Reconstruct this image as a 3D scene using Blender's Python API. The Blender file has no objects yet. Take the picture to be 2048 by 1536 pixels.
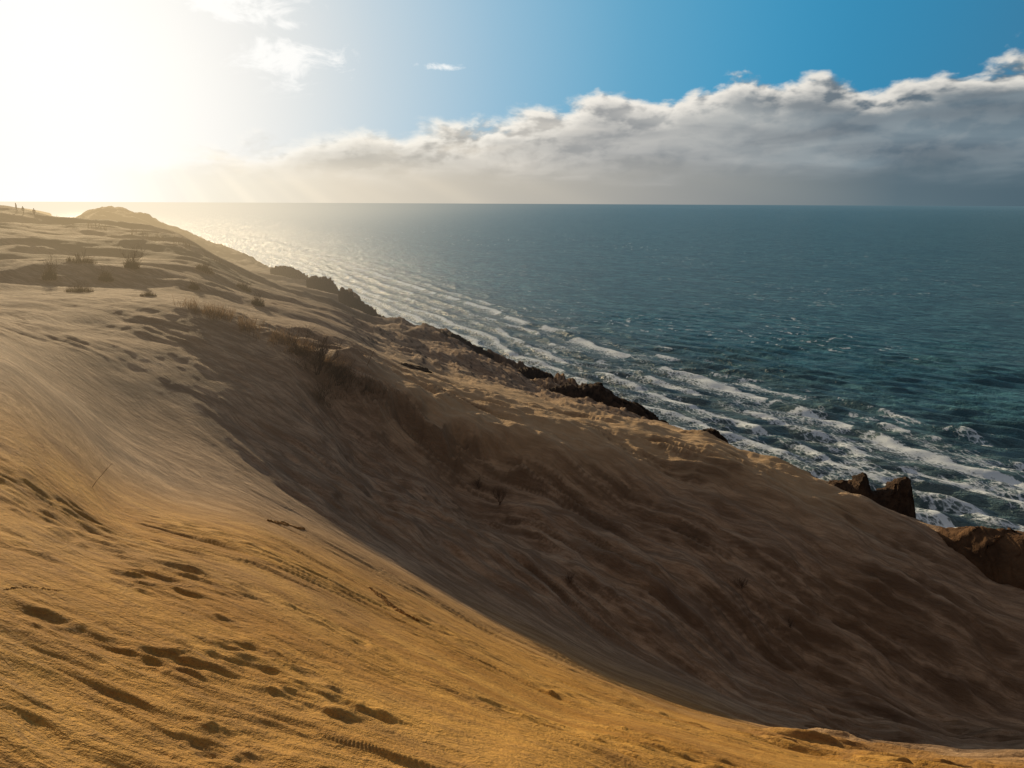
import bpy, bmesh, math
import numpy as np
from mathutils import Vector, Matrix, Euler
rng = np.random.default_rng(7)
scene = bpy.context.scene
C = scene.collection
F = 683.0; H = 60.0
PITCH = math.radians(14.84); ROLL = math.radians(0.27)
CM = Euler((math.pi/2-PITCH, 0, 0)).to_matrix() @ Matrix.Rotation(ROLL, 3, 'Z')
SUN_AZ = math.radians(-31.5); SUN_EL = math.radians(9.6)
SUNV = Vector((math.sin(SUN_AZ)*math.cos(SUN_EL), math.cos(SUN_AZ)*math.cos(SUN_EL), math.sin(SUN_EL)))

# ------------------------------------------------------------------ helpers
def aze(px, py):
    v = CM @ Vector(((px-512)/F, (384-py)/F, -1))
    return math.atan2(v.x, v.y), v.z/math.hypot(v.x, v.y)

_perm = np.concatenate([rng.permutation(256)]*2)
_ga = rng.uniform(0, 2*np.pi, 256); _gx = np.cos(_ga); _gy = np.sin(_ga)
def perlin(x, y, seed=0):
    x = np.asarray(x, float)+seed*17.31; y = np.asarray(y, float)-seed*9.77
    xi = np.floor(x).astype(int); yi = np.floor(y).astype(int)
    xf = x-xi; yf = y-yi
    u = xf*xf*xf*(xf*(xf*6-15)+10); v = yf*yf*yf*(yf*(yf*6-15)+10)
    def g(ix, iy, fx, fy):
        h = _perm[(_perm[ix & 255]+iy) & 255]
        return _gx[h]*fx+_gy[h]*fy
    a = g(xi, yi, xf, yf); b = g(xi+1, yi, xf-1, yf)
    c = g(xi, yi+1, xf, yf-1); d = g(xi+1, yi+1, xf-1, yf-1)
    return 1.5*((a*(1-u)+b*u)*(1-v)+(c*(1-u)+d*u)*v)
ROT = (math.cos(.6), math.sin(.6))
def ss(a, b, x):
    t = np.clip((x-a)/(b-a), 0, 1); return t*t*(3-2*t)
def fbm(x, y, o=4, seed=0, gain=.5, lam=None, D=None):
    """lam: wavelength of the first octave in metres; octaves finer than the mesh at range D fade out"""
    s = 0; a = 1
    for i in range(o):
        n = a*perlin(x*2**i, y*2**i, seed+i*3)
        if lam is not None: n = n*ss(.007*D, .018*D, lam/2**i)
        s = s+n; a *= gain
    return s
def fbmr(x, y, o=4, seed=0, gain=.5, lam=None, D=None):
    """octaves turned against each other so that no lattice shows"""
    s = 0; a = 1
    for i in range(o):
        n = a*perlin(x, y, seed+i*3)
        if lam is not None: n = n*ss(.007*D, .018*D, lam/2**i)
        s = s+n; a *= gain
        x, y = 2.03*(ROT[0]*x-ROT[1]*y), 2.03*(ROT[1]*x+ROT[0]*y)
    return s

def pchip_slopes(x, y):
    h = np.diff(x, axis=0); dl = np.diff(y, axis=0)/h
    m = np.zeros_like(y)
    w1 = 2*h[1:]+h[:-1]; w2 = h[1:]+2*h[:-1]
    same = dl[1:]*dl[:-1] > 0
    with np.errstate(divide='ignore', invalid='ignore'):
        hm = (w1+w2)/(w1/dl[:-1]+w2/dl[1:])
    m[1:-1] = np.where(same, hm, 0)
    m[0] = dl[0]; m[-1] = dl[-1]
    return m
def herm(x0, x1, y0, y1, m0, m1, x):
    h = x1-x0; t = np.clip((x-x0)/h, 0, 1)
    return (2*t**3-3*t**2+1)*y0+(t**3-2*t**2+t)*h*m0+(-2*t**3+3*t**2)*y1+(t**3-t**2)*h*m1
def pchip1(xk, yk, x):
    xk = np.array(xk, float); yk = np.array(yk, float)
    m = pchip_slopes(xk, yk)
    x = np.clip(x, xk[0], xk[-1])
    i = np.clip(np.searchsorted(xk, x)-1, 0, len(xk)-2)
    return herm(xk[i], xk[i+1], yk[i], yk[i+1], m[i], m[i+1], x)

def grid_mesh(name, X, Y, Z):
    nr, nc = X.shape
    me = bpy.data.meshes.new(name)
    co = np.stack([X, Y, Z], -1).reshape(-1, 3).astype(np.float32)
    idx = np.arange(nr*nc).reshape(nr, nc)
    q = np.stack([idx[:-1, :-1], idx[:-1, 1:], idx[1:, 1:], idx[1:, :-1]], -1).reshape(-1, 4)
    me.vertices.add(len(co)); me.vertices.foreach_set('co', co.ravel())
    me.loops.add(q.size); me.loops.foreach_set('vertex_index', q.ravel().astype(np.int32))
    me.polygons.add(len(q)); me.polygons.foreach_set('loop_start', (np.arange(len(q))*4).astype(np.int32))
    me.update(calc_edges=True); me.validate()
    me.shade_smooth()
    return me
def add_attr(me, name, arr):
    a = me.attributes.new(name, 'FLOAT', 'POINT')
    a.data.foreach_set('value', np.asarray(arr, np.float32).ravel())
def link(name, me, mat=None, parent=None):
    o = bpy.data.objects.new(name, me); C.objects.link(o)
    if mat is not None: me.materials.append(mat)
    if parent is not None: o.parent = parent
    return o
def tag(o, label, cat, group=None, kind=None):
    if label: o['label'] = label
    if cat: o['category'] = cat
    if group: o['group'] = group
    if kind: o['kind'] = kind
    return o
def pymesh(name, v, f, smooth=False):
    me = bpy.data.meshes.new(name)
    me.from_pydata([tuple(p) for p in v], [], [tuple(int(i) for i in q) for q in f]); me.update()
    if smooth: me.shade_smooth()
    return me

class NT:
    def __init__(s, nt): s.nt = nt
    def n(s, typ, **kw):
        nd = s.nt.nodes.new(typ)
        for k, v in kw.items(): setattr(nd, k, v)
        return nd
    def put(s, sock, v):
        if isinstance(v, bpy.types.NodeSocket): s.nt.links.new(v, sock)
        elif v is not None: sock.default_value = v
    def m(s, op, a, b=None, c=None, clamp=False):
        nd = s.n('ShaderNodeMath', operation=op, use_clamp=clamp)
        s.put(nd.inputs[0], a)
        if b is not None: s.put(nd.inputs[1], b)
        if c is not None: s.put(nd.inputs[2], c)
        return nd.outputs[0]
    def vm(s, op, a, b=None):
        nd = s.n('ShaderNodeVectorMath', operation=op)
        s.put(nd.inputs[0], a)
        if b is not None: s.put(nd.inputs[1], b)
        return nd.outputs['Value'] if op in ('DOT_PRODUCT', 'LENGTH', 'DISTANCE') else nd.outputs[0]
    def smooth(s, x, a, b, lo=0., hi=1., typ='SMOOTHSTEP'):
        nd = s.n('ShaderNodeMapRange', interpolation_type=typ)
        s.put(nd.inputs[0], x); s.put(nd.inputs[1], a); s.put(nd.inputs[2], b); s.put(nd.inputs[3], lo); s.put(nd.inputs[4], hi)
        return nd.outputs[0]
    def mix(s, f, a, b, blend='MIX'):
        nd = s.n('ShaderNodeMix', data_type='RGBA', blend_type=blend)
        s.put(nd.inputs[0], f)
        for k, v in ((6, a), (7, b)):
            if isinstance(v, tuple) and len(v) == 3: v = (*v, 1)
            s.put(nd.inputs[k], v)
        return nd.outputs[2]
    def comb(s, x, y, z=0.):
        nd = s.n('ShaderNodeCombineXYZ')
        for i, v in enumerate((x, y, z)): s.put(nd.inputs[i], v)
        return nd.outputs[0]
    def sep(s, v):
        nd = s.n('ShaderNodeSeparateXYZ'); s.put(nd.inputs[0], v); return nd.outputs
    def noise(s, vec, scale, detail=4., rough=.5, dist=0.):
        nd = s.n('ShaderNodeTexNoise'); s.put(nd.inputs['Vector'], vec)
        nd.inputs['Scale'].default_value = scale; nd.inputs['Detail'].default_value = detail
        nd.inputs['Roughness'].default_value = rough; nd.inputs['Distortion'].default_value = dist
        return nd.outputs[0]
    def attr(s, name):
        return s.n('ShaderNodeAttribute', attribute_name=name).outputs['Fac']
    def ramp(s, x, stops, interp='LINEAR'):
        nd = s.n('ShaderNodeValToRGB'); s.put(nd.inputs[0], x)
        cr = nd.color_ramp; cr.interpolation = interp
        while len(cr.elements) < len(stops): cr.elements.new(.5)
        for e, (p, c) in zip(cr.elements, stops):
            e.position = p; e.color = (*c, 1)
        return nd.outputs[0]
    def bump(s, h, strength, dist, normal=None):
        nd = s.n('ShaderNodeBump'); nd.inputs['Strength'].default_value = strength; nd.inputs['Distance'].default_value = dist
        s.put(nd.inputs['Height'], h)
        if normal is not None: s.put(nd.inputs['Normal'], normal)
        return nd.outputs[0]

def new_mat(name):
    m = bpy.data.materials.new(name); m.use_nodes = True
    m.node_tree.nodes.clear()
    t = NT(m.node_tree); out = t.n('ShaderNodeOutputMaterial')
    return m, t, out
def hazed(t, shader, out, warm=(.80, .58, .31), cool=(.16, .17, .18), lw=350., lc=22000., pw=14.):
    """air haze and sun glow painted as emission, by place in the world: thicker far away and towards the sun"""
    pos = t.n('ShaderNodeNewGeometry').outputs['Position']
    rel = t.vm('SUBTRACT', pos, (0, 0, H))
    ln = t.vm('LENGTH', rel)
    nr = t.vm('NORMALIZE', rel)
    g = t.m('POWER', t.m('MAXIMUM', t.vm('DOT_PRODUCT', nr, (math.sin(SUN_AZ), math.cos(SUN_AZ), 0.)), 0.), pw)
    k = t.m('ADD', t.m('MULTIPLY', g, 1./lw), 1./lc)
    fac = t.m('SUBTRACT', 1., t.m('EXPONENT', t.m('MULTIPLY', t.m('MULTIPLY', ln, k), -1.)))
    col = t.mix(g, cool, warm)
    em = t.n('ShaderNodeEmission'); t.put(em.inputs[0], col)  # haze colour painted onto the surface as its own glow
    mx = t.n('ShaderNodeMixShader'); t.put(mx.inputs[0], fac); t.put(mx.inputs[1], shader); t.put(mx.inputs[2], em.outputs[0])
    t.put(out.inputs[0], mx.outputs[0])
def principled(t, col, rough=.9, normal=None, spec=.2):
    p = t.n('ShaderNodeBsdfPrincipled')
    t.put(p.inputs['Base Color'], (*col, 1) if isinstance(col, tuple) else col)
    t.put(p.inputs['Roughness'], rough); p.inputs['Specular IOR Level'].default_value = spec
    if normal is not None: t.put(p.inputs['Normal'], normal)
    return p

# ------------------------------------------------------------------ terrain shape
az = np.concatenate([np.linspace(-1.9, -.82, 50, endpoint=False), np.linspace(-.82, .82, 960), np.linspace(.82, 1.9, 51)[1:]])
dr = np.concatenate([np.geomspace(.35, 1.5, 24, endpoint=False), np.geomspace(1.5, 45, 800, endpoint=False),
                     np.geomspace(45, 600, 330, endpoint=False), np.geomspace(600, 4000, 40)])
LN = []
LN.append([(-300, 768, 2.7), (0, 768, 3.0), (256, 768, 2.8), (512, 768, 3.0), (640, 768, 3.9), (768, 768, 5.6), (900, 768, 8.5), (1024, 768, 12), (1300, 768, 14)])
LN.append([(-300, 575, 5), (0, 590, 5.2), (256, 610, 5.5), (420, 665, 5.4), (600, 720, 5.9), (800, 752, 8.8), (900, 757, 11.5), (1024, 759, 15), (1300, 760, 17)])
LN.append([(-300, 450, 9), (0, 480, 9), (130, 520, 10), (256, 540, 10), (400, 600, 10), (550, 665, 9.7), (700, 717, 10.8), (860, 743, 14), (1024, 753, 18), (1300, 756, 20)])
LN.append([(-300, 345, 17), (0, 367, 17), (60, 400, 17.5), (110, 438, 18), (260, 500, 15.5), (400, 577, 12.9), (520, 640, 12.3), (640, 684, 13.4), (760, 716, 15.7), (900, 737, 19), (1024, 748, 21.5), (1300, 752, 23)])
LN.append([(-300, 330, 24), (0, 347, 24), (60, 385, 22), (130, 425, 21), (200, 442, 20.5), (260, 465, 20), (400, 540, 18), (520, 600, 17), (640, 640, 17.8), (760, 675, 19.8), (900, 697, 22.5), (1024, 715, 25), (1300, 728, 27)])
LN.append([(-300, 312, 31), (0, 325, 31), (130, 350, 29), (260, 390, 26), (400, 450, 24.5), (520, 510, 23.5), (640, 540, 23.7), (760, 560, 24.7), (900, 600, 26.3), (1024, 635, 28.3), (1300, 665, 30)])
LN.append([(-300, 298, 41), (0, 303, 41), (180, 306, 38), (260, 330, 34), (330, 352, 31), (380, 378, 29), (450, 408, 29), (560, 433, 29), (640, 444, 30), (700, 450, 31), (760, 472, 31), (830, 502, 31), (930, 540, 31.5), (1024, 592, 31.3), (1300, 650, 33)])
LN.append([(-300, 285, 55), (0, 290, 55), (180, 293, 52), (260, 312, 50), (330, 333, 48), (380, 355, 47), (450, 380, 45), (560, 411, 42), (640, 430, 42), (700, 440, 42), (760, 463, 40), (830, 494, 39), (930, 530, 38), (1024, 566, 37), (1300, 634, 39)])
LN.append([(-300, 258, 85), (0, 260, 85), (180, 262, 85), (260, 290, 80), (330, 312, 75), (380, 335, 72), (450, 358, 70), (560, 398, 65), (700, 433, 58), (760, 460, 50), (830, 490, 46), (930, 528, 42), (1024, 553, 40.5), (1300, 623, 42.5)])
LN.append([(-300, 204, 230), (0, 208, 230), (50, 217, 212), (75, 219, 205), (120, 226, 185), (180, 238, 170), (220, 260, 165), (260, 282, 150), (300, 295, 140), (330, 304, 130), (380, 324, 120), (405, 325, 115), (445, 332, 110), (485, 352, 105), (510, 362, 100), (530, 374, 96), (550, 381, 93), (575, 393, 88), (598, 400, 85), (640, 417, 76), (667, 428, 70), (720, 438, 64), (770, 464, 56), (825, 486, 51), (870, 502, 48), (914, 518, 46), (940, 529, 45), (1024, 549, 44), (1300, 619, 46)])
LN.append([(-300, 232, 280), (0, 232, 280), (75, 232, 280), (120, 236, 280), (180, 248, 280), (220, 262, 270), (245, 269, 250), (260, 273, 230), (300, 284, 190), (330, 296, 165), (345, 302, 155), (360, 309, 147), (380, 323, 130), (405, 326, 124), (445, 333.5, 117), (485, 353.5, 111), (550, 384, 99), (598, 402, 90), (667, 429, 75), (770, 466, 59.5), (870, 503.5, 50.5), (940, 531, 46.5), (1024, 551, 45.5), (1300, 621, 47.5)])
LN.append([(-300, 225, 380), (0, 225, 380), (60, 222, 380), (80, 217, 390), (108, 208, 400), (130, 213, 400), (150, 218, 410), (165, 225, 420), (185, 233, 420), (220, 245, 420), (245, 256, 400), (260, 265, 350), (285, 272, 300), (300, 278, 270), (318, 284, 240), (330, 289, 215), (345, 297, 188), (360, 306, 165), (380, 321, 140), (405, 327, 135), (445, 336, 125), (485, 356, 118), (550, 386, 105), (598, 404, 95), (667, 430, 80), (770, 468, 63), (870, 505, 53), (940, 533, 48), (1024, 553, 47), (1300, 623, 49)])
KD = [np.full_like(az, .3)]; KZ = [np.full_like(az, H-1.62)]
for L in LN:
    P = sorted([(aze(px, py)[0], aze(px, py)[1], math.log(d)) for px, py, d in L])
    a = [p[0] for p in P]
    e = pchip1(a, [p[1] for p in P], az); d = np.exp(pchip1(a, [p[2] for p in P], az))
    d = np.maximum(d, KD[-1]*1.02)
    KD.append(d); KZ.append(H+e*d)
GD = KD[7]                                        # range of the second dune's crest
CA = math.radians(-26.9); NV = (math.cos(CA), -math.sin(CA)); UV = (math.sin(CA), math.cos(CA))   # seaward normal, coast direction
vr = np.sin(az)*NV[0]+np.cos(az)*NV[1]
sea_w = ss(-.615, -.56, az)
dM = np.where(vr > .02, KD[-1]+28/np.maximum(vr, .12), KD[-1]*1.5)
dM = np.maximum(np.minimum(dM, KD[-1]*1.6), KD[-1]*1.05)
zM = sea_w*(-2.5)+(1-sea_w)*42
KD.append(dM); KZ.append(zM)
KD.append(np.full_like(az, 4200)); KZ.append(sea_w*(-9)+(1-sea_w)*28)
KD = np.array(KD); KZ = np.array(KZ)
MS = pchip_slopes(KD, KZ)
D, A = np.meshgrid(dr, az, indexing='ij')
Z = np.zeros_like(D)
for k in range(len(KD)-1):
    msk = (D >= KD[k][None]) & (D < KD[k+1][None])
    zz = herm(KD[k][None], KD[k+1][None], KZ[k][None], KZ[k+1][None], MS[k][None], MS[k+1][None], D)
    Z = np.where(msk, zz, Z)
Z0 = Z.copy()
X = np.sin(A)*D; Y = np.cos(A)*D
U_ = X*UV[0]+Y*UV[1]; V_ = X*NV[0]+Y*NV[1]
# --- relief
sd = (0.93, -0.37); S = X*sd[0]+Y*sd[1]; T = -X*sd[1]+Y*sd[0]
wl = perlin(X/7, Y/7, 1)
T2 = T+.5*wl+.12*perlin(X/1.7, Y/1.7, 2)+.03*perlin(X/.4, Y/.4, 3)
S2 = S+.25*perlin(X/.9, Y/.9, 4)
near = 1-ss(20, 34, D)
soft = 1-.85*ss(10, 14, D)*ss(-.30, -.52, A)*(1-ss(24, 30, D))          # the soft blown crest at the left
pm = ss(-.1, .4, fbmr(S/5, T2/1.6, 3, 5))                  # where the wind has cut the sand
cut = fbm(S2/2.0, T2/.18, 5, 11, .64, .18, D)
q = cut*3.2; fl = np.floor(q); terr = (fl+np.clip((q-fl-.58)/.42, 0, 1))/3.2
Z += near*soft*(.008+.0036*np.minimum(D, 20))*pm*(terr*1.15+.35*cut)*ss(1, 3, D)
Z += near*soft*.012*fbm(S/3.6, T2/.45, 3, 21)*(.4+.6*pm)*np.clip(D/6, .3, 2)
pk = ss(-.05, .4, fbmr(S/2.4, T/.8, 3, 31))                    # crumbly patches
lump = fbmr(S2/.34, T2/.13, 4, 33, .74, .13, D)
Z += near*soft*pk*.030*lump*np.clip(D/5, .5, 1.8)
clod = np.maximum(fbmr(S2/.22, T2/.10, 2, 34, .6, .10, D)-.30, 0)
Z += near*soft*pk*.042*clod*np.clip(D/5, .5, 1.6)
Z += near*soft*.014*fbm(S2/.7, T2/.09, 3, 35, .75, .09, D)*(.4+pm)*np.clip(D/4, .5, 2)
# broken ledges on the lower right of the near slope
rn = ss(.30, .50, A)*(1-ss(22, 27, D))*ss(4, 8, D)
c3 = fbm(S2/2.0, (T2+.3*S)/.45, 4, 37, .62, .45, D); q = c3*2.4; fl = np.floor(q); t3 = (fl+np.clip((q-fl-.6)/.4, 0, 1))/2.4
Z += rn*.24*t3*ss(-.40, .15, fbmr(X/4, Y/4, 2, 39))
# mid slope grooves fanning down the hollow and ragged ledges
mid = ss(15, 20, D)*(1-ss(36, 55, D))*soft*(1-.7*ss(-.24, -.38, A))
fan = T2+.18*S+.25*perlin(X/3, Y/3, 40)
cut2 = fbm(S/5.0, fan/.52, 5, 41, .66, .52, D)
q = cut2*2.6; fl = np.floor(q); terr2 = (fl+np.clip((q-fl-.6)/.4, 0, 1))/2.6
pm2 = ss(-.2, .3, fbmr(S/8, T/3, 3, 45))
Z += mid*(.09+.30*pm2)*terr2*.8
Z += mid*.16*fbm(S/5, fan/.85, 5, 46, .66, .85, D)
Z += mid*.15*fbmr(X/2.2, Y/2.2, 5, 47, .62, 2.2, D)
# eroded scarp under the grassy crest bend, hummocks on top of it
gd = GD[None]+1.1*fbmr(X/2.2, Y/2.2, 4, 49, .6)
win = ss(-.33, -.25, A)*(1-ss(-.06, .06, A))
Z -= win*.9*(1-ss(gd-2.4, gd-1.0, D))*ss(gd-10, gd-4, D)
scarp = win*ss(gd-3.0, gd-2.2, D)*(1-ss(gd-1.2, gd-.6, D))
Z += ss(-.42, -.33, A)*(1-ss(-.10, .0, A))*ss(gd-2, gd, D)*(1-ss(gd+3, gd+7, D))*.25*np.maximum(fbmr(X/2.4, Y/2.4, 3, 50, .55), -.2)
# folds that catch the light on the shaded face
fold = np.maximum(fbm(S/9, (T+.35*S)/3.4, 3, 52, .5), -.25)
Z += mid*ss(-.15, .05, A)*.42*fold
# broad swells of the dune field
Z += ss(14, 40, D)*.22*fbmr(X/9, Y/9, 3, 51)
land = ss(42, 60, D)*(1-ss(200, 260, D))
hz = fbm((X+.3*Y)/40, (Y-.2*X)/15, 4, 55, .42)
Z += land*1.5*(1-ss(-.15, .1, A))*hz
Z += land*.25*fbmr(X/4, Y/4, 4, 57, .5)*(.1+.9*ss(.0, .4, fbmr(X/20, Y/20, 2, 59)))
ledge = fbm(U_/9, V_/3.6, 4, 58); ql = ledge*3; fll = np.floor(ql)
Z += land*ss(-.30, -.12, A)*.55*((fll+np.clip((ql-fll-.7)/.3, 0, 1))/3)
# gullied, stepped cliff edge
edge = ss(32, 50, V_)*ss(46, 64, D)*(1-ss(350, 900, D))
rg = 1-np.abs(fbm(U_/19, V_/45, 4, 61, .56))*1.6
sc_ = np.clip(D/130, .35, 1.3)
Z += edge*sc_*3.4*(rg-.82)
stp = fbmr(U_/13, V_/8, 4, 63, .54); q = stp*2.2; fl = np.floor(q)
Z += edge*sc_*3.4*((fl+np.clip((q-fl-.82)/.18, 0, 1))/2.2-.12)
Z += ss(230, 330, D)*(1-ss(600, 900, D))*2.2*fbmr(X/22, Y/22, 5, 65, .6)
under = (D > 45) & (Z0 < 4)
Z = np.where(under, np.minimum(Z, np.minimum(Z0, 1.0)-1.6), Z)      # nothing but water beyond the foot of the cliff
# slope for clay / vegetation tints
gy = np.gradient(Z, axis=0)/np.gradient(D, axis=0)
gx = np.gradient(Z, axis=1)/(np.gradient(A, axis=1)*D)
slope = np.hypot(gx, gy)
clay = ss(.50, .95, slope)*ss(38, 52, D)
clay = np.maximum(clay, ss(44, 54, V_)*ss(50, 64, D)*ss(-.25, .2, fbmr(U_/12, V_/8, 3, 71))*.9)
veg = ss(60, 110, D)*(1-ss(-.22, .02, A))*ss(-.3, .25, fbmr((X+.3*Y)/34, (Y-.2*X)/12, 4, 73))
veg = np.maximum(veg, ss(280, 330, D)*(1-clay)*.8)
cut_shade = np.clip(near*soft*pm*ss(.6, 1.3, slope)+mid*pm2*ss(.5, 1.05, slope)+rn*ss(.6, 1.2, slope)+.2*scarp, 0, 1)
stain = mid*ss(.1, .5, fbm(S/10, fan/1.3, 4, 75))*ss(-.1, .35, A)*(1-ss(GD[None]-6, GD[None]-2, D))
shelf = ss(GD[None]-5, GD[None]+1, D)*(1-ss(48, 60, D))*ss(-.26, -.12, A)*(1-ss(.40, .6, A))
me = grid_mesh('sand_dunes', X, Y, Z)
for nm, ar in (('clay', clay), ('veg', veg), ('cut', cut_shade), ('stain', stain), ('shelf', shelf), ('fan', fan*1.0), ('grey', ss(9, 17, D+.6*fbmr(S/4, T/1.2, 3, 77)))): add_attr(me, nm, ar)

m, t, out = new_mat('wind cut sand')
pos = t.n('ShaderNodeNewGeometry').outputs['Position']
xyz = t.sep(pos)
sx = t.m('ADD', t.m('MULTIPLY', xyz[0], sd[0]), t.m('MULTIPLY', xyz[1], sd[1]))
tx = t.m('ADD', t.m('MULTIPLY', xyz[0], -sd[1]), t.m('MULTIPLY', xyz[1], sd[0]))
st = t.comb(t.m('MULTIPLY', sx, .22), tx, t.m('MULTIPLY', xyz[2], .8))
n1 = t.noise(st, 1.8, 5, .62, .3); n2 = t.noise(pos, .35, 4, .55)
n3 = t.noise(pos, 42., 3, .70); n4 = t.noise(st, 10., 5, .74, .3)
# fine lines along the fan of grooves, painting relief shade into the colour
fl_ = t.noise(t.comb(t.m('MULTIPLY', sx, .10), t.attr('fan'), 0.), 5.5, 5, .72, .25)
base = t.mix(t.smooth(n1, .32, .68), (.44, .222, .046), (.64, .360, .088))
shade_base = t.mix(t.smooth(n1, .36, .64), (.27, .190, .130), (.56, .400, .268))  # greyer copy of the sand colour for the shaded slope, shade painted in
shade_base = t.mix(t.smooth(fl_, .44, .60, 0., .62), shade_base, (.185, .128, .088))
base = t.mix(t.attr('grey'), base, shade_base)
base = t.mix(t.smooth(n2, .4, .72, 0, .35), base, (.27, .175, .105))
base = t.mix(t.smooth(n4, .44, .66, 0, .40), base, (.22, .128, .060))
base = t.mix(t.smooth(n3, .38, .70, 0, .42), base, (.16, .090, .036))
base = t.mix(t.m('MULTIPLY', t.attr('shelf'), .6), base, (.64, .44, .24))  # brighter shelf: sunlight painted into the sand colour
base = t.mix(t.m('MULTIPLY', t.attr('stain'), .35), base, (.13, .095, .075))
base = t.mix(t.m('MULTIPLY', t.attr('cut'), .55), base, (.115, .072, .043))  # steep cut faces darkened, relief shade painted into the colour
base = t.mix(t.m('MULTIPLY', t.attr('veg'), .75), base, (.115, .083, .055))
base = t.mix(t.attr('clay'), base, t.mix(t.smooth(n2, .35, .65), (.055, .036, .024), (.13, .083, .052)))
hh = t.m('ADD', t.m('MULTIPLY', n3, .011), t.m('MULTIPLY', n4, .044))
hh = t.m('ADD', hh, t.m('MULTIPLY', t.noise(pos, 1.6, 6, .70), .075))
hh = t.m('ADD', hh, t.m('MULTIPLY', t.m('MULTIPLY', fl_, t.attr('grey')), -.10))
b = t.bump(hh, 1., 1.)
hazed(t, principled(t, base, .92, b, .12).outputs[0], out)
SAND = m
tag(link('sand_dunes', me, SAND), 'wind carved orange sand dunes falling to the sea', 'dune', kind='structure')

def ray_hit(px, py):
    a, e = aze(px, py)
    j = int(np.argmin(np.abs(az-a)))
    ee = (Z[:, j]-H)/dr
    ok = np.nonzero((ee >= e) & (dr > 1.5))[0]
    i = ok[0] if len(ok) else len(dr)-60
    d = dr[i]
    return Vector((math.sin(a)*d, math.cos(a)*d, Z[i, j])), d
def ground(x, y):
    a = math.atan2(x, y); d = math.hypot(x, y)
    j = int(np.argmin(np.abs(az-a))); i = int(np.argmin(np.abs(dr-d)))
    return Z[i, j]

# ------------------------------------------------------------------ sea
sa = np.linspace(-1.3, 1.5, 1150)
sr = np.concatenate([np.geomspace(55, 900, 600, endpoint=False), np.geomspace(900, 60000, 150)])
SD, SA = np.meshgrid(sr, sa, indexing='ij')
SX = np.sin(SA)*SD; SY = np.cos(SA)*SD
SU = SX*UV[0]+SY*UV[1]; SV = SX*NV[0]+SY*NV[1]
SZ = np.zeros_like(SX)
r2 = np.random.default_rng(3)
wx = 3*perlin(SX/40, SY/40, 81); wy = 3*perlin(SX/40, SY/40, 82)
grp = .75+.45*ss(-.4, .5, fbmr(SX/45, SY/45, 3, 85))
for i in range(44):
    lam = math.exp(r2.uniform(math.log(3.4), math.log(12)))
    th = math.radians(r2.normal(34, 24)); k = 2*math.pi/lam
    ph = k*((SX+wx)*math.sin(th)+(SY+wy)*math.cos(th))+r2.uniform(0, 6.28)
    w = np.sin(ph); w = w+.3*np.cos(2*ph)
    SZ += .0225*lam*w*(1-ss(16*lam, 46*lam, SD))*grp
shore = 1-ss(140, 230, SV)
SZ *= (1-.45*shore)
foam = np.zeros_like(SX)
VV = SV+5*perlin(SU/60, SV/90, 83)+1.8*perlin(SU/12, SV/24, 84)
farc = .28*ss(120, 380, SU)
for v0, w0, s0, c0 in ((92, 3.2, 1., -1.), (100, 3.2, 1., -.95), (108, 3.2, 1., -.85), (117, 3.0, 1., -.7), (127, 2.8, 1., -.6), (138, 2.6, .98, -.45), (151, 2.6, .98, -.3), (166, 6.5, 1., -.6), (177, 4., .87, -.1), (190, 2.6, .78, .15)):
    dv = VV-v0+2.0*perlin(SU/34, np.full_like(SU, v0*.37), 88)
    prof = np.where(dv > 0, np.exp(-(dv/.9)**2), np.exp(-(np.abs(dv)/(w0*1.3))**1.1))   # steep seaward, trailing wash landward
    br = ss(c0+farc-.12, c0+farc+.35, fbmr(SU/26, (SV+v0)/40, 4, 90+int(v0), .65))
    foam = np.maximum(foam, s0*prof*br)
    SZ += .7*np.exp(-(dv/2.4)**2)*ss(c0-.5, c0+.2, fbmr(SU/60, (SV+v0)/90, 2, 190+int(v0)))*(1-ss(500, 900, SD))
rightw = 1-ss(60, 180, SU)
foam = np.maximum(foam, (.52+.16*rightw)*(1-ss(118, 152, SV))*ss(-.9, .1, fbmr(SU/25, SV/10, 3, 95)))
foam = np.maximum(foam, (.44+.16*rightw)*(1-ss(168, 192, SV))*ss(-.5, .35, fbmr(SU/26, SV/9, 4, 97, .6)))
caps = ss(.34, .62, fbmr(SU/8, SV/3.0, 3, 98))*ss(-.2, .3, fbmr(SU/120, SV/60, 2, 99))
foam = np.maximum(foam, .69*caps*(1-ss(500, 1400, SV)))
me = grid_mesh('sea', SX, SY, SZ)
add_attr(me, 'foam', foam); add_attr(me, 'shore', shore)
m, t, out = new_mat('sea water')
pos = t.n('ShaderNodeNewGeometry').outputs['Position']; xyz = t.sep(pos)
th = math.radians(34); wc = (math.sin(th), math.cos(th))
wa = t.m('ADD', t.m('MULTIPLY', xyz[0], wc[0]), t.m('MULTIPLY', xyz[1], wc[1]))
wb = t.m('ADD', t.m('MULTIPLY', xyz[0], wc[1]), t.m('MULTIPLY', xyz[1], -wc[0]))
wv = t.comb(wa, t.m('MULTIPLY', wb, .38), 0.)
uu = t.m('ADD', t.m('MULTIPLY', xyz[0], UV[0]), t.m('MULTIPLY', xyz[1], UV[1]))
vv = t.m('ADD', t.m('MULTIPLY', xyz[0], NV[0]), t.m('MULTIPLY', xyz[1], NV[1]))
fv = t.comb(t.m('MULTIPLY', uu, .6), vv, 0.)
env = t.attr('foam')
fn = t.noise(fv, .9, 6, .74, .6)
vor = t.n('ShaderNodeTexVoronoi', feature='DISTANCE_TO_EDGE'); vor.inputs['Scale'].default_value = .9
t.put(vor.inputs['Vector'], t.vm('ADD', fv, t.comb(t.m('MULTIPLY', fn, 2.0), t.m('MULTIPLY', fn, 1.5), 0.)))
lace = t.m('ADD', t.m('MULTIPLY', fn, .95), t.smooth(vor.outputs[0], 0., .20, .18, 0.))
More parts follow.
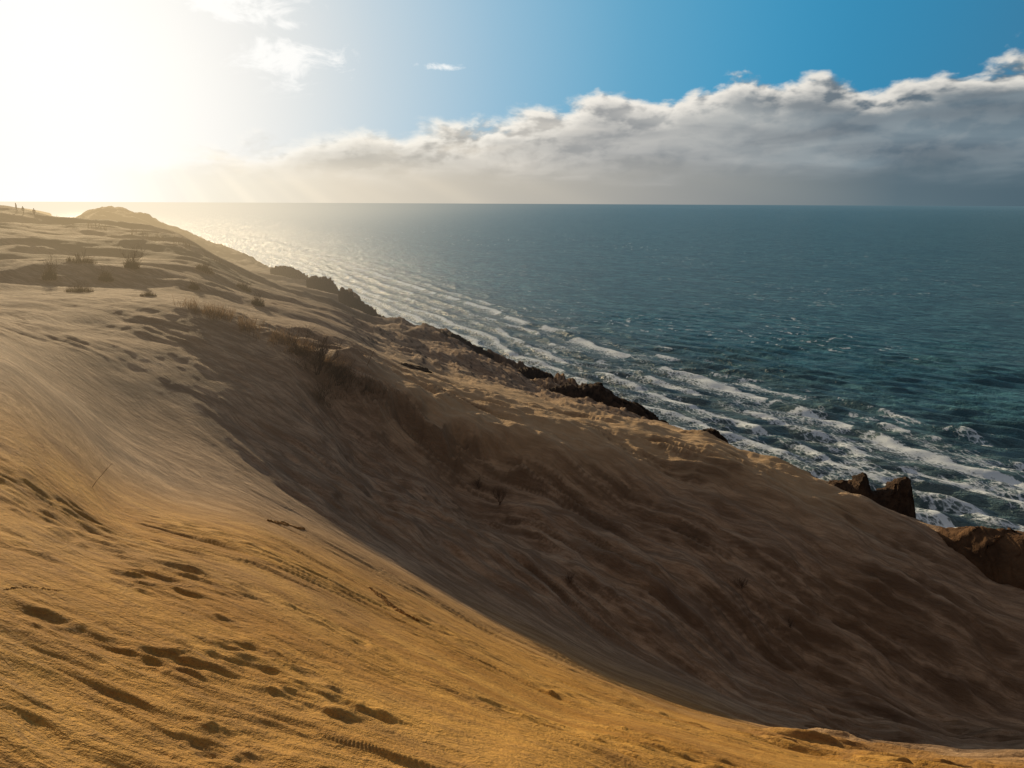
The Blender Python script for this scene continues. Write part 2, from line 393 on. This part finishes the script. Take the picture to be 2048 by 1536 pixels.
ffac = t.smooth(t.m('ADD', t.m('MULTIPLY', lace, .9), t.m('MULTIPLY', env, .62)), .76, .98)
ffac = t.m('MULTIPLY', ffac, t.smooth(env, .04, .2))
wn = t.noise(wv, .28, 5, .74)
wl2 = t.noise(wv, .080, 4, .72)
wl3 = t.noise(wv, .020, 5, .74)
deep = t.mix(t.smooth(wl3, .42, .58), (.110, .290, .345), (.080, .240, .300))  # water colour with the waves' shading painted in
deep = t.mix(t.smooth(wn, .44, .56, 0., .75), deep, (.022, .080, .110))
deep = t.mix(t.smooth(wl2, .46, .56, 0., .50), deep, (.024, .086, .118))
colw = t.mix(t.m('MULTIPLY', t.attr('shore'), .62), deep, t.mix(t.smooth(wn, .44, .56, 0., .75), (.150, .160, .135), (.058, .072, .072)))  # shallows, with the same wave shading painted in
b = t.bump(t.m('ADD', wn, t.m('ADD', t.m('MULTIPLY', wl2, 1.1), t.m('MULTIPLY', wl3, .8))), 1., 3.0)
pw = t.n('ShaderNodeBsdfPrincipled'); t.put(pw.inputs['Base Color'], colw); pw.inputs['Roughness'].default_value = .32
pw.inputs['IOR'].default_value = 1.33; pw.inputs['Specular IOR Level'].default_value = .28; t.put(pw.inputs['Normal'], b)
pf = principled(t, (.76, .84, .90), .8, t.bump(fn, .4, .3))
mx = t.n('ShaderNodeMixShader'); t.put(mx.inputs[0], ffac); t.put(mx.inputs[1], pw.outputs[0]); t.put(mx.inputs[2], pf.outputs[0])
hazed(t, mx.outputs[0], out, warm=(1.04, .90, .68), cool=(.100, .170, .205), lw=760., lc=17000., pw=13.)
tag(link('sea', me, m), 'teal sea with lines of white surf', 'sea', kind='structure')

# ------------------------------------------------------------------ clay outcrops
def simple_mat(name, c1, c2, scale=3., bumpd=.1, rough=.9, transl=0.):
    m, t, out = new_mat(name)
    pos = t.n('ShaderNodeNewGeometry').outputs['Position']
    n = t.noise(pos, scale, 5, .62)
    col = t.mix(t.smooth(n, .3, .7), c1, c2)
    p = principled(t, col, rough, t.bump(t.noise(pos, scale*2.3, 6, .65), .8, bumpd) if bumpd else None, .1)
    sh = p.outputs[0]
    if transl:
        tr = t.n('ShaderNodeBsdfTranslucent'); t.put(tr.inputs[0], col)
        mx = t.n('ShaderNodeMixShader'); mx.inputs[0].default_value = transl
        t.put(mx.inputs[1], sh); t.put(mx.inputs[2], tr.outputs[0]); sh = mx.outputs[0]
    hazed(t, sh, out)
    return m
CLAY = simple_mat('dark clay', (.034, .022, .015), (.085, .052, .032), 1.4, .35)
REDCLAY = simple_mat('red brown clay', (.055, .030, .017), (.145, .082, .043), .8, .25)
CRUST = simple_mat('hard sand crust', (.24, .125, .040), (.40, .215, .065), 9., .03)
def outcrop(label, px0, px1, d, top, base, thick, mat=CLAY, name='clay_outcrop', cat='rock', seed=1, rough=.16, nl=130, ncs=44, group=None, jag=.08, taper=4., prof=.8):
    """top: outline of the rock as (px,py); base: (px,py) of its foot; the body is built at range d where it stands"""
    tp = np.array(top, float); bp = np.array(base, float)
    a0, _ = aze((px0+px1)/2, base[0][1])
    cen = Vector((math.sin(a0)*d, math.cos(a0)*d, 0)); right = Vector((math.cos(a0), -math.sin(a0), 0)); fwd = Vector((math.sin(a0), math.cos(a0), 0))
    V = []
    for i in range(nl):
        px = px0+(px1-px0)*i/(nl-1)
        yt = np.interp(px, tp[:, 0], tp[:, 1]); yb = np.interp(px, bp[:, 0], bp[:, 1])
        at, et = aze(px, yt); ab, eb = aze(px, yb)
        off = math.tan(at-a0)*d; dd = math.hypot(d, off)
        zt = H+et*dd; zb = min(H+eb*dd, zt)-.25*thick
        jg = perlin(np.array([i*.21+seed]), np.array([seed*1.7]), seed+3)[0]+.6*perlin(np.array([i*.55]), np.array([seed*.7]), seed+4)[0]+.4*perlin(np.array([i*1.1]), np.array([seed*.7]), seed+5)[0]
        zt += jag*thick*jg
        endw = min(1, taper*min(i, nl-1-i)/(nl-1)+.02)**.7
        for j in range(ncs):
            th = math.pi*j/(ncs-1)
            cc = math.cos(th); s_ = max(0, math.sin(th))**prof
            hgt = (zt-zb)*s_
            u1 = np.array([off*1.5/thick+seed*3.1+.8*s_]); u2 = np.array([hgt*1.6/thick+cc*1.6])
            n = 1-2*abs(fbmr(u1*1.3, u2, 5, seed, .64)[0])
            n2 = perlin(np.array([off*5.1/thick]), np.array([hgt*4.6/thick+cc*4]), seed+7)[0]
            lay = perlin(np.array([hgt*6/thick+.6*n]), np.array([off*.5/thick]), seed+9)[0]
            q = cc*thick*.5*endw+(rough*n+rough*.4*n2+rough*.6*lay)*thick*(1-abs(cc)*.3)*endw
            zz = zb+hgt*(1+.04*n2)
            V.append(right*(off+.10*thick*n*endw*s_)-fwd*q+Vector((0, 0, zz)))
    Fc = []
    for i in range(nl-1):
        for j in range(ncs-1):
            p = i*ncs+j; Fc.append((p, p+1, p+ncs+1, p+ncs))
    Fc.append(tuple(range(ncs))); Fc.append(tuple(reversed(range((nl-1)*ncs, nl*ncs))))
    zmin = min(v.z for v in V); org = Vector((cen.x, cen.y, zmin))
    me = pymesh(name, [v+Vector((cen.x, cen.y, 0))-org for v in V], Fc, True)
    o = link(name, me, mat); o.location = org
    return tag(o, label, cat, group)
outcrop('dark clay rock with two jagged horns above the surf', 822, 916, 47,
        [(822, 486), (832, 482), (840, 480), (846, 481), (852, 480), (858, 477), (863, 473), (866, 482), (869, 490), (874, 492), (880, 491), (887, 486), (893, 483), (898, 479), (904, 475), (908, 479), (911, 489), (914, 506), (916, 518)],
        [(822, 488), (870, 506), (916, 521)], 2.0, seed=3, rough=.08, jag=.015, taper=6)
outcrop('long dark clay hump at the cliff edge in the middle of the coast', 549, 671, 80,
        [(549, 388), (566, 384), (577, 386), (590, 384), (600, 385), (607, 390), (617, 397), (630, 401), (641, 407), (655, 416), (671, 426)],
        [(549, 393), (600, 408), (671, 432)], 4.5, seed=5, rough=.10, jag=.06)
outcrop('dark clay knob left of the long hump at the cliff edge', 514, 562, 92,
        [(514, 371), (524, 367), (533, 368), (541, 371), (549, 374), (555, 380), (562, 386)], [(514, 374), (540, 383), (562, 389)], 4, seed=8, rough=.12)
outcrop('low dark clay bank on the sunlit shelf behind the dune crest', 370, 435, 43,
        [(370, 367), (380, 363), (392, 364), (402, 363), (415, 366), (425, 368), (435, 375)], [(370, 375), (400, 381), (435, 381)], 2.2, seed=11, rough=.10, jag=.03)
outcrop('small dark clay lump on the skyline above the wide surf', 694, 728, 60,
        [(694, 435), (704, 430), (712, 429), (718, 432), (728, 441)], [(694, 438), (728, 446)], 1.6, seed=14, rough=.12)
outcrop('dark wedge of clay cliff standing against the far surf', 338, 390, 150,
        [(338, 291), (346, 290), (352, 296), (358, 300), (366, 306), (374, 313), (382, 318), (390, 322)], [(338, 302), (360, 314), (390, 326)], 8, seed=17, rough=.11)
outcrop('rounded clay knoll at the head of the dark wedge cliff', 306, 338, 175,
        [(306, 280), (315, 277), (322, 277), (330, 281), (338, 289)], [(306, 288), (338, 298)], 7, seed=19, rough=.11)
outcrop('clay knoll furthest along the coast below the far hill', 270, 308, 215,
        [(270, 269), (280, 266), (288, 267), (298, 271), (308, 277)], [(270, 276), (308, 286)], 7, seed=23, rough=.11)
outcrop('reddish brown broken clay bluff at the right edge beside the horned rock', 920, 1140, 33,
        [(920, 535), (950, 529), (968, 526), (985, 527), (1000, 529), (1024, 533), (1060, 539), (1140, 567)],
        [(920, 538), (960, 556), (985, 588), (1010, 612), (1024, 622), (1140, 664)], 4.2, mat=REDCLAY, seed=29, rough=.06, jag=.015, taper=1.8, prof=1.0)
outcrop('dark clay shoulder at the cliff edge above the far breakers', 438, 494, 104,
        [(438, 331), (452, 334), (462, 340), (474, 346), (484, 350), (494, 356)], [(438, 337), (470, 350), (494, 360)], 5, seed=31, rough=.11)

# ------------------------------------------------------------------ plants
GRASS = simple_mat('dry marram', (.110, .073, .047), (.27, .175, .095), 6., 0, .8, .38)
DARKG = simple_mat('dark scrub leaves', (.045, .032, .018), (.10, .066, .034), 6., 0, .8, .3)
TWIG = simple_mat('dead twigs', (.06, .038, .025), (.13, .085, .055), 8., 0, .9, 0)
PALE = simple_mat('pale dry stalk', (.20, .13, .06), (.30, .2, .1), 8., 0, .9, 0)
def blades(bases, hs, r, width, lean=.5, seg=4):
    n = len(bases); bases = np.array(bases, float); hs = np.array(hs, float)
    a = r.uniform(0, 2*np.pi, n); ln = np.abs(r.normal(0, lean, n))+.08
    wind = np.array([.75, -.25])
    dx = np.cos(a)*ln+wind[0]*.35; dy = np.sin(a)*ln+wind[1]*.35
    pa = r.uniform(0, np.pi, n); V = []; Fc = []
    ts = np.linspace(0, 1, seg)
    for k, s in enumerate(ts):
        c = bases+np.stack([dx*hs*s**1.7, dy*hs*s**1.7, hs*(s-.25*ln*s**2.2)], -1)
        w = (width*(1-s*.9))*.5
        o = np.stack([np.cos(pa)*w, np.sin(pa)*w, 0*pa], -1)
        V += [c-o, c+o]
    V = np.stack(V, 1).reshape(-1, 3)
    for i in range(n):
        b0 = i*2*seg
        for k in range(seg-1):
            p = b0+2*k; Fc.append((p, p+1, p+3, p+2))
    return V, Fc
def tubes(paths):
    V = []; Fc = []
    for pts, rad in paths:
        b0 = len(V)
        for i, (p, r) in enumerate(zip(pts, rad)):
            for k in range(3):
                th = k*2.094
                V.append((p[0]+r*math.cos(th), p[1]+r*math.sin(th), p[2]+.3*r*math.sin(th*2)))
        for i in range(len(pts)-1):
            for k in range(3):
                a = b0+i*3+k; b = b0+i*3+(k+1) % 3
                Fc.append((a, b, b+3, a+3))
    return V, Fc
def twig_paths(r, h, n, spread, depth=2, rad=.012):
    out = []
    def grow(p, d, L, rr, lev):
        pts = [p]; rs = [rr]
        k = 4
        for i in range(k):
            d = d+Vector((r.normal(0, .16), r.normal(0, .16), r.normal(0.02, .1))); d.normalize()
            p = p+d*(L/k); pts.append(p); rs.append(rr*(1-.7*(i+1)/k))
            if lev < depth and i >= 1:
                for _ in range(2 if lev == 0 else 1):
                    dd = (d+Vector((r.normal(0, .6), r.normal(0, .6), r.normal(.1, .35)))).normalized()
                    grow(p, dd, L*r.uniform(.4, .65), rr*.6, lev+1)
        out.append((pts, rs))
    for i in range(n):
        d = Vector((r.normal(.12, spread), r.normal(0, spread), 1)).normalized()
        grow(Vector((r.normal(0, .06*h), r.normal(0, .06*h), -.03)), d, h*r.uniform(.6, 1), rad*h, 0)
    return out
def bush(label, px, py, hpx, wpx, seed, leafy=True, name='dune_bush', cat='bush', mat=None, rad=.014, lean=.42, n=420):
    p, d = ray_hit(px, py); r = np.random.default_rng(seed)
    dep = d*math.cos(math.atan2(p.x, p.y))*1.0
    h = hpx*dep/F; w = wpx*dep/F
    root = bpy.data.objects.new(name, None); C.objects.link(root); root.location = p; root.empty_display_size = .2
    tag(root, label, cat)
    V, Fc = tubes(twig_paths(r, h*.95, 9, .3*w/h+.1, 2, rad))
    link('stems', pymesh('stems', V, Fc), TWIG, root)
    if leafy:
        rr = np.sqrt(r.uniform(0, 1, n))*w*.5; an = r.uniform(0, 6.28, n)
        bx = rr*np.cos(an); by = rr*np.sin(an)*.8
        clump = perlin(bx/w*4+seed, by/w*4, seed)
        bz = np.array([ground(p.x+x, p.y+y) for x, y in zip(bx, by)])-p.z-.04
        bz = np.clip(bz, -.5*h, .5*h)
        hs = h*(1-.6*(rr/(w*.5))**1.5)*np.clip(r.normal(.66, .25, n)+.5*clump, .2, 1.15)
        V, Fc = blades(np.stack([bx, by, bz], -1), hs, r, max(.012, .00050*d), lean)
        link('leaves', pymesh('leaves', V, Fc), mat or DARKG, root)
    return root
B = [('dark upright dune bush nearest the left edge of the slope', 50, 280, 18, 14),
     ('wide low bush beneath the skyline ridge, left of the middle rise', 82, 262, 11, 28),
     ('small bush right of the dark upright bush on the left slope', 106, 281, 12, 14),
     ('broad brown bush lowest on the left slope', 79, 292, 11, 28),
     ('tall thin bush on the brow of the left slope', 132, 268, 18, 14),
     ('small round bush beside the green hollow on the left slope', 194, 289, 9, 11),
     ('bush on the far side of the green hollow, right of the tall thin bush', 205, 272, 9, 18),
     ('bush right of the grassy crest, on the slope above the shelf', 258, 306, 12, 13),
     ('bush low on the flank between the grassy crest and the far cliffs', 244, 290, 9, 14),
     ('bush in the dip below the tall thin bush on the left slope', 148, 296, 8, 16)]
for i, b in enumerate(B): bush(*b, seed=100+i)
bush('thick tussock of dry marram at the end of the grassy crest', 338, 388, 24, 36, 131, mat=GRASS, name='marram_tussock', cat='grass tussock', n=230)
bush('dry marram tussock hanging over the shaded slope below the crest', 322, 402, 17, 22, 132, mat=GRASS, name='marram_tussock', cat='grass tussock', n=200)
bush('spiky tussock of dead stems highest on the crest bend', 300, 354, 24, 26, 133, mat=GRASS, name='marram_tussock', cat='grass tussock', n=200)
bush('leafless shrub with reddish twigs on the crest bend', 318, 374, 34, 30, 134, leafy=False, name='dead_shrub', cat='shrub', rad=.018)
bush('leafless shrub half buried in the shaded slope', 500, 505, 18, 22, 135, leafy=False, name='dead_shrub', cat='shrub', rad=.020)
bush('tiny dead sprig in the right part of the shaded slope', 742, 588, 12, 10, 136, leafy=False, name='dead_shrub', cat='shrub', rad=.026)
bush('tiny dead sprig low in the middle of the shaded hollow', 570, 585, 10, 8, 137, leafy=False, name='dead_shrub', cat='shrub', rad=.026)
bush('dead sprig left of the half buried leafless shrub', 478, 490, 10, 8, 138, leafy=False, name='dead_shrub', cat='shrub', rad=.026)
bush('dead sprig near the foot of the shadow, lower right', 790, 630, 10, 12, 139, leafy=False, name='dead_shrub', cat='shrub', rad=.026)
def stalk(label, px, py, dxp, dyp, rad):
    p, d = ray_hit(px, py); dep = d*math.cos(math.atan2(p.x, p.y)); k = dep/F
    r = np.random.default_rng(int(px)); pts = []; rs = []
    for i in range(9):
        s = i/8
        pts.append(Vector((dxp*k*s+.01*r.normal()*dxp*k, 0.1*s, -.03+(dyp*k+.03)*s**.9))); rs.append(rad*(1-.6*s))
    side = [pts[5], pts[5]+Vector((.10*dyp*k, .02, .14*dyp*k)), pts[5]+Vector((.16*dyp*k, .02, .3*dyp*k))]
    root = bpy.data.objects.new('dry_stalk', None); C.objects.link(root); root.location = p
    V, Fc = tubes([(pts, rs)]); link('stem', pymesh('stem', V, Fc), PALE, root)
    V, Fc = tubes([(side, [rad*.6, rad*.45, rad*.25])]); link('side_shoot', pymesh('side_shoot', V, Fc), PALE, root)
    tag(root, label, 'stalk')
stalk('thin dry stalk leaning out of the sunlit sand on the left', 91, 487, 22, 24, .006)
stalk('pale thin stalk leaning on the bend beyond the marram', 367, 366, 8, 16, .020)
# ground cover of dry grass along the crest: nobody could count it
r = np.random.default_rng(55); bs = []; hs = []
line = [(188, 303), (215, 311), (240, 323), (262, 331), (285, 341), (305, 352), (325, 366), (345, 380), (366, 390), (390, 398)]
for i in range(3600):
    s = r.uniform(0, len(line)-1.001)*r.uniform(.75, 1); k = int(s); f = s-k
    px = line[k][0]*(1-f)+line[k+1][0]*f+r.normal(0, 7); py = line[k][1]*(1-f)+line[k+1][1]*f+abs(r.normal(0, 3))+1
    if perlin(np.array([px/17.]), np.array([py/9.]), 6)[0] < -.15: continue
    p, d = ray_hit(px, py)
    if d > 60: continue
    bs.append((p.x, p.y, p.z-.04)); hs.append(r.uniform(.2, .70))
V, Fc = blades(bs, hs, r, .020, .35)
tag(link('dry_dune_grass', pymesh('dry_dune_grass', V, Fc), GRASS), 'thin dry marram grass growing along the dune crest', 'grass', kind='stuff')
bs = []; hs = []
for i in range(700):
    px = r.uniform(28, 235); py = np.interp(px, [28, 75, 120, 180, 235], [215, 220, 228, 240, 268])+abs(r.normal(0, 3))+.5
    if perlin(np.array([px/9.]), np.array([.3]), 9)[0] < 0.0: continue
    p, d = ray_hit(px, py)
    if d > 240: continue
    bs.append((p.x, p.y, p.z-.05)); hs.append(r.uniform(.3, 1.0))
V, Fc = blades(bs, hs, r, .07, .3)
tag(link('ridge_grass', pymesh('ridge_grass', V, Fc), DARKG), 'ragged grass along the distant left ridge', 'grass', kind='stuff')

# ------------------------------------------------------------------ hard sand crusts in the foreground
def crust(label, pts, wdt, seed):
    V = []; Fc = []
    P = [ray_hit(*p)[0] for p in pts]
    o0 = P[0].copy(); n = 70; m_ = 12
    for i in range(n):
        s = i/(n-1)*(len(P)-1)*.9999; k = int(s); f = s-k
        c = P[k].lerp(P[k+1], f); tdir = (P[k+1]-P[k]); tdir.z = 0; tdir.normalize(); nd = Vector((-tdir.y, tdir.x, 0))
        w = wdt*(.25+.75*math.sin(math.pi*i/(n-1)))*(.7+.6*abs(perlin(np.array([i*.23]), np.array([seed+.5]), seed)[0]))
        for j in range(m_):
            q = j/(m_-1)*2-1
            x, y = c.x+nd.x*q*w, c.y+nd.y*q*w
            lump = abs(perlin(np.array([i*.31]), np.array([q*2.2]), seed+2)[0])+.5*abs(perlin(np.array([i*.8]), np.array([q*5]), seed+3)[0])
            hh = (1-abs(q)**4)*wdt*.35*(.1+1.0*lump)-.02*abs(q)**4-.01
            V.append((x-o0.x, y-o0.y, ground(x, y)+hh-o0.z))
    for i in range(n-1):
        for j in range(m_-1):
            p = i*m_+j; Fc.append((p, p+1, p+m_+1, p+m_))
    o = link('sand_crust', pymesh('sand_crust', V, Fc), CRUST); o.location = o0
    tag(o, label, 'crust')
crust('broken strip of hard sand crust in the middle of the sunlit slope', [(370, 588), (385, 600), (400, 612), (418, 622)], .13, 4)
crust('flat crust of hard sand at the left edge of the foreground', [(2, 590), (25, 588), (45, 589), (60, 592)], .05, 7)
crust('ridge of hard sand crust high on the sunlit slope near the shadow', [(268, 521), (285, 524), (305, 530)], .16, 9)

# ------------------------------------------------------------------ people on the ridge
SKIN = simple_mat('skin', (.35, .2, .13), (.4, .24, .16), 3, 0, .6)
HAIR = simple_mat('dark hair', (.03, .02, .012), (.05, .03, .02), 20, 0, .6)
def cloth(name, c): return simple_mat(name, c, tuple(x*1.3 for x in c), 12, 0, .85)
def person(label, px, py, heading, stride, coat, trousers, tall=1.76):
    bm = bmesh.new(); sl = bm.verts.layers.skin.verify()
    def v(x, y, z, rx, ry=None):
        q = bm.verts.new((x, y, z)); q[sl].radius = (rx, ry or rx); return q
    def e(a, b): bm.edges.new((a, b))
    pel = v(0, 0, .95, .145, .11); pel[sl].use_root = True
    wst = v(0, .01, 1.12, .13, .10); che = v(0, .02, 1.32, .165, .12); nk = v(0, .03, 1.49, .06); hd = v(0, .05, 1.60, .085, .095); tp = v(0, .05, 1.70, .07, .08)
    e(pel, wst); e(wst, che); e(che, nk); e(nk, hd); e(hd, tp)
    for s in (-1, 1):
        sh = v(.19*s, .01, 1.40, .065); el = v(.25*s, -.06*s*stride, 1.13, .048); wr = v(.24*s, .10-.14*s*stride, .90, .034); ha = v(.235*s, .13-.18*s*stride, .82, .036)
        e(che, sh); e(sh, el); e(el, wr); e(wr, ha)
        hp = v(.095*s, 0, .88, .095); kn = v(.10*s, .05+.2*s*stride, .49, .065); an = v(.10*s, .26*s*stride-.03, .09, .045); to = v(.11*s, .26*s*stride+.13, .035, .035)
        e(pel, hp); e(hp, kn); e(kn, an); e(an, to)
    me0 = bpy.data.meshes.new('tmp'); bm.to_mesh(me0); bm.free()
    o0 = bpy.data.objects.new('tmp', me0); C.objects.link(o0)
    o0.modifiers.new('s', 'SKIN'); sb = o0.modifiers.new('d', 'SUBSURF'); sb.levels = 1; sb.render_levels = 1
    dg = bpy.context.evaluated_depsgraph_get()
    me = bpy.data.meshes.new_from_object(o0.evaluated_get(dg)); bpy.data.objects.remove(o0)
    me.name = 'person'; me.materials.clear()
    for mm in (SKIN, coat, trousers): me.materials.append(mm)
    for p in me.polygons:
        z = p.center.z; x = abs(p.center.x)
        p.material_index = 0 if z > 1.50 or (z < .86 and x > .19) else (1 if z > .80 else 2)
    me.shade_smooth()
    p, d = ray_hit(px, py)
    o = bpy.data.objects.new('person', me); C.objects.link(o); o.location = (p.x, p.y, p.z-.02); o.rotation_euler.z = heading; o.scale = [tall/1.76]*3
    tag(o, label, 'person')
    hb = bmesh.new(); bmesh.ops.create_icosphere(hb, subdivisions=2, radius=.105)
    for q in list(hb.verts):
        if q.co.z < -.03 and q.co.y > -.02: hb.verts.remove(q)
    for q in hb.verts: q.co = Vector((q.co.x*.95, q.co.y*1.1+.035, q.co.z*1.05+1.665))
    hm = bpy.data.meshes.new('hair'); hb.to_mesh(hm); hb.free(); hm.shade_smooth()
    link('hair', hm, HAIR, o)
person('person in a dark red coat standing furthest left on the ridge', 17, 211.5, 2.6, .2, cloth('dark red coat', (.16, .03, .02)), cloth('navy trousers', (.02, .02, .035)))
person('person in a black coat walking in the middle on the ridge', 24, 215, 1.2, 1., cloth('black coat', (.02, .018, .02)), cloth('grey trousers', (.05, .045, .045)), 1.7)
person('person in a brown coat walking furthest right on the ridge', 35, 217, .9, .8, cloth('brown coat', (.10, .04, .03)), cloth('dark blue jeans', (.02, .025, .05)), 1.85)

# ------------------------------------------------------------------ world
w = bpy.data.worlds.new('World'); scene.world = w; w.use_nodes = True
w.node_tree.nodes.clear(); t = NT(w.node_tree)
wo = t.n('ShaderNodeOutputWorld'); bg = t.n('ShaderNodeBackground'); t.put(wo.inputs[0], bg.outputs[0]); bg.inputs[1].default_value = .1
sky = t.n('ShaderNodeTexSky', sky_type='NISHITA'); sky.sun_disc = False; sky.sun_elevation = SUN_EL; sky.sun_rotation = SUN_AZ
sky.air_density = 1.0; sky.dust_density = .6; sky.ozone_density = 2.0
dirv = t.vm('NORMALIZE', t.n('ShaderNodeTexCoord').outputs['Generated']); x, y, z = t.sep(dirv)
AZ = t.m('ARCTAN2', x, y); EL = t.m('ARCSINE', z)
cosang = t.vm('DOT_PRODUCT', dirv, tuple(SUNV)); ANG = t.m('ARCCOSINE', t.m('MINIMUM', cosang, .99999))
# clear sky: the physical sky, greyed near the sun, over the deep polarised blue away from it
hs_ = t.n('ShaderNodeHueSaturation'); t.put(hs_.inputs['Color'], sky.outputs[0]); hs_.inputs['Saturation'].default_value = .45
def tcol(c): return tuple(v/10 for v in c)
scale10 = lambda s: t.mix(1., s, (10., 10., 10.), 'MULTIPLY')
air = scale10(t.ramp(t.m('DIVIDE', ANG, 2.6), [(0., tcol((10, 9.9, 9.6))), (.05, tcol((9.3, 9.1, 8.7))), (.09, tcol((8.0, 8.0, 7.8))), (.14, tcol((5.5, 6.6, 7.3))), (.20, tcol((2.9, 5.1, 6.8))), (.27, tcol((.95, 3.7, 5.8))), (.37, tcol((.05, 2.6, 5.0))), (.52, tcol((.6, 1.3, 2.1))), (1., tcol((.75, .75, .85)))], 'B_SPLINE'))
clear = t.mix(.05, air, hs_.outputs[0])
# cloud bank
P3 = t.comb(t.m('MULTIPLY', AZ, .50), EL, 0.)
off = t.vm('ADD', P3, (-.005, .008, 0.))
nA = t.noise(P3, 24., 5, .56, .15); nB = t.noise(off, 24., 4, .54, .15); nL = t.noise(P3, 6., 2, .5)
top = t.m('ADD', t.smooth(AZ, -.72, .38, .048, .156), t.smooth(AZ, .46, .62, 0., .016))
edge = t.m('ADD', t.m('SUBTRACT', top, EL), t.m('ADD', t.m('MULTIPLY', t.m('SUBTRACT', nA, .5), .105), t.m('MULTIPLY', t.m('SUBTRACT', nL, .5), .055)))
softc = t.smooth(AZ, -.4, .30, .036, .017)
mask = t.m('MULTIPLY', t.smooth(edge, 0., softc), t.smooth(t.m('SUBTRACT', EL, top), .034, .020))
mask = t.m('MULTIPLY', mask, t.smooth(AZ, -.58, -.38))
rim = t.smooth(edge, .0, .055, 1., 0.)
self_ = t.smooth(t.m('SUBTRACT', nA, nB), -.10, .07)
hN = t.noise(t.comb(t.m('MULTIPLY', AZ, .20), EL, 0.), 28., 3, .50, .4)
azr = t.smooth(AZ, -.65, .75, 0., 1., 'LINEAR')
body = scale10(t.ramp(azr, [(0., tcol((9.6, 9.2, 8.5))), (.20, tcol((7.6, 7.0, 5.9))), (.36, tcol((6.0, 5.6, 4.9))), (.55, tcol((4.2, 4.2, 4.1))), (.80, tcol((1.65, 2.15, 2.55))), (1., tcol((.98, 1.5, 1.92)))]))
lit = scale10(t.ramp(azr, [(0., tcol((10.5, 10.1, 9.5))), (.3, tcol((9.9, 9.4, 8.4))), (.6, tcol((8.6, 8.2, 7.5))), (1., tcol((7.0, 6.8, 6.3)))]))
lside = t.smooth(AZ, .35, -.15, .08, .32)
litf = t.m('MULTIPLY', t.m('ADD', t.m('MULTIPLY', rim, 1.3), lside), self_, clamp=True)
ccol = t.mix(t.smooth(hN, .46, .68, 0., .65), body, t.mix(1., body, (1.5, 1.44, 1.36), 'MULTIPLY'))
ccol = t.mix(t.smooth(hN, .53, .34, 0., .65), ccol, t.mix(1., body, (.60, .64, .69), 'MULTIPLY'))
ccol = t.mix(litf, ccol, lit)
# hazy curtain below the bank with shafts of light
low = scale10(t.ramp(azr, [(0., tcol((10., 9.6, 8.7))), (.17, tcol((9.5, 8.7, 7.1))), (.30, tcol((7.6, 6.8, 5.5))), (.46, tcol((5.2, 4.85, 4.2))), (.62, tcol((3.2, 3.25, 3.15))), (.82, tcol((1.05, 1.55, 1.88))), (1., tcol((.56, 1.05, 1.38)))]))
sAng = t.m('ARCTAN2', t.m('SUBTRACT', EL, SUN_EL+.06), t.m('SUBTRACT', AZ, SUN_AZ))
shaft = t.smooth(t.noise(t.comb(sAng, 0., 0.), 11., 1, .5), .40, .75)
low = t.mix(t.m('MULTIPLY', shaft, .14), low, t.mix(1., low, (1.7, 1.6, 1.45), 'MULTIPLY'))
lown = t.m('ADD', EL, t.m('MULTIPLY', t.m('SUBTRACT', hN, .5), .06))
ccol = t.mix(t.smooth(lown, .066, .018), ccol, low)
# loose small clouds high up
def dist2(a0, e0, sx_, sy_):
    return t.m('ADD', t.m('POWER', t.m('DIVIDE', t.m('SUBTRACT', AZ, a0), sx_), 2.), t.m('POWER', t.m('DIVIDE', t.m('SUBTRACT', EL, e0), sy_), 2.))
nW = t.noise(t.comb(t.m('MULTIPLY', AZ, .55), EL, 0.), 26., 5, .66, .5)
pat = None
for (px, py, wx_, wy_) in ((245, 10, .080, .022), (288, 24, .05, .010), (282, 60, .080, .030), (446, 66, .045, .006)):
    a_, e_ = aze(px, py)
    g_ = t.m('EXPONENT', t.m('MULTIPLY', dist2(a_, math.atan(e_), wx_, wy_), -1.))
    pat = g_ if pat is None else t.m('MAXIMUM', pat, g_)
wisp = t.smooth(t.m('ADD', nW, t.m('MULTIPLY', pat, .28)), .60, .80)
wisp = t.m('MULTIPLY', wisp, t.smooth(pat, .02, .4))
skyc = t.mix(t.m('MULTIPLY', wisp, .85), clear, (10.3, 10.2, 9.9))
skyc = t.mix(mask, skyc, ccol)
gl = t.m('EXPONENT', t.m('MULTIPLY', t.m('POWER', t.m('DIVIDE', ANG, .125), 1.25), -1.))
fin = t.mix(gl, skyc, (11., 10.7, 10.0))
# unseen veil added overhead, above the picture, to warm and brighten the shade
fin = t.mix(t.smooth(EL, .32, .60), fin, (1.85, 1.70, 1.72))
fin = t.mix(t.smooth(EL, -.02, -.002), (1.0, 1.05, 1.05), fin)
t.put(bg.inputs[0], fin)

# ------------------------------------------------------------------ sun and camera
sl = bpy.data.lights.new('sun', 'SUN'); sl.energy = 5.0; sl.angle = math.radians(.5); sl.color = (1., .77, .46)
so = bpy.data.objects.new('sun', sl); C.objects.link(so); so.rotation_euler = (-SUNV).to_track_quat('-Z', 'Y').to_euler(); so.location = (0, 0, 200)
cam = bpy.data.cameras.new('camera'); cam.sensor_width = 36; cam.lens = F/1024*36; cam.clip_start = .05; cam.clip_end = 200000
co = bpy.data.objects.new('camera', cam); C.objects.link(co); co.matrix_world = Matrix.Translation((0, 0, H)) @ CM.to_4x4()
scene.camera = co
scene.view_settings.view_transform = 'Standard'; scene.view_settings.look = 'None'; scene.view_settings.exposure = 0
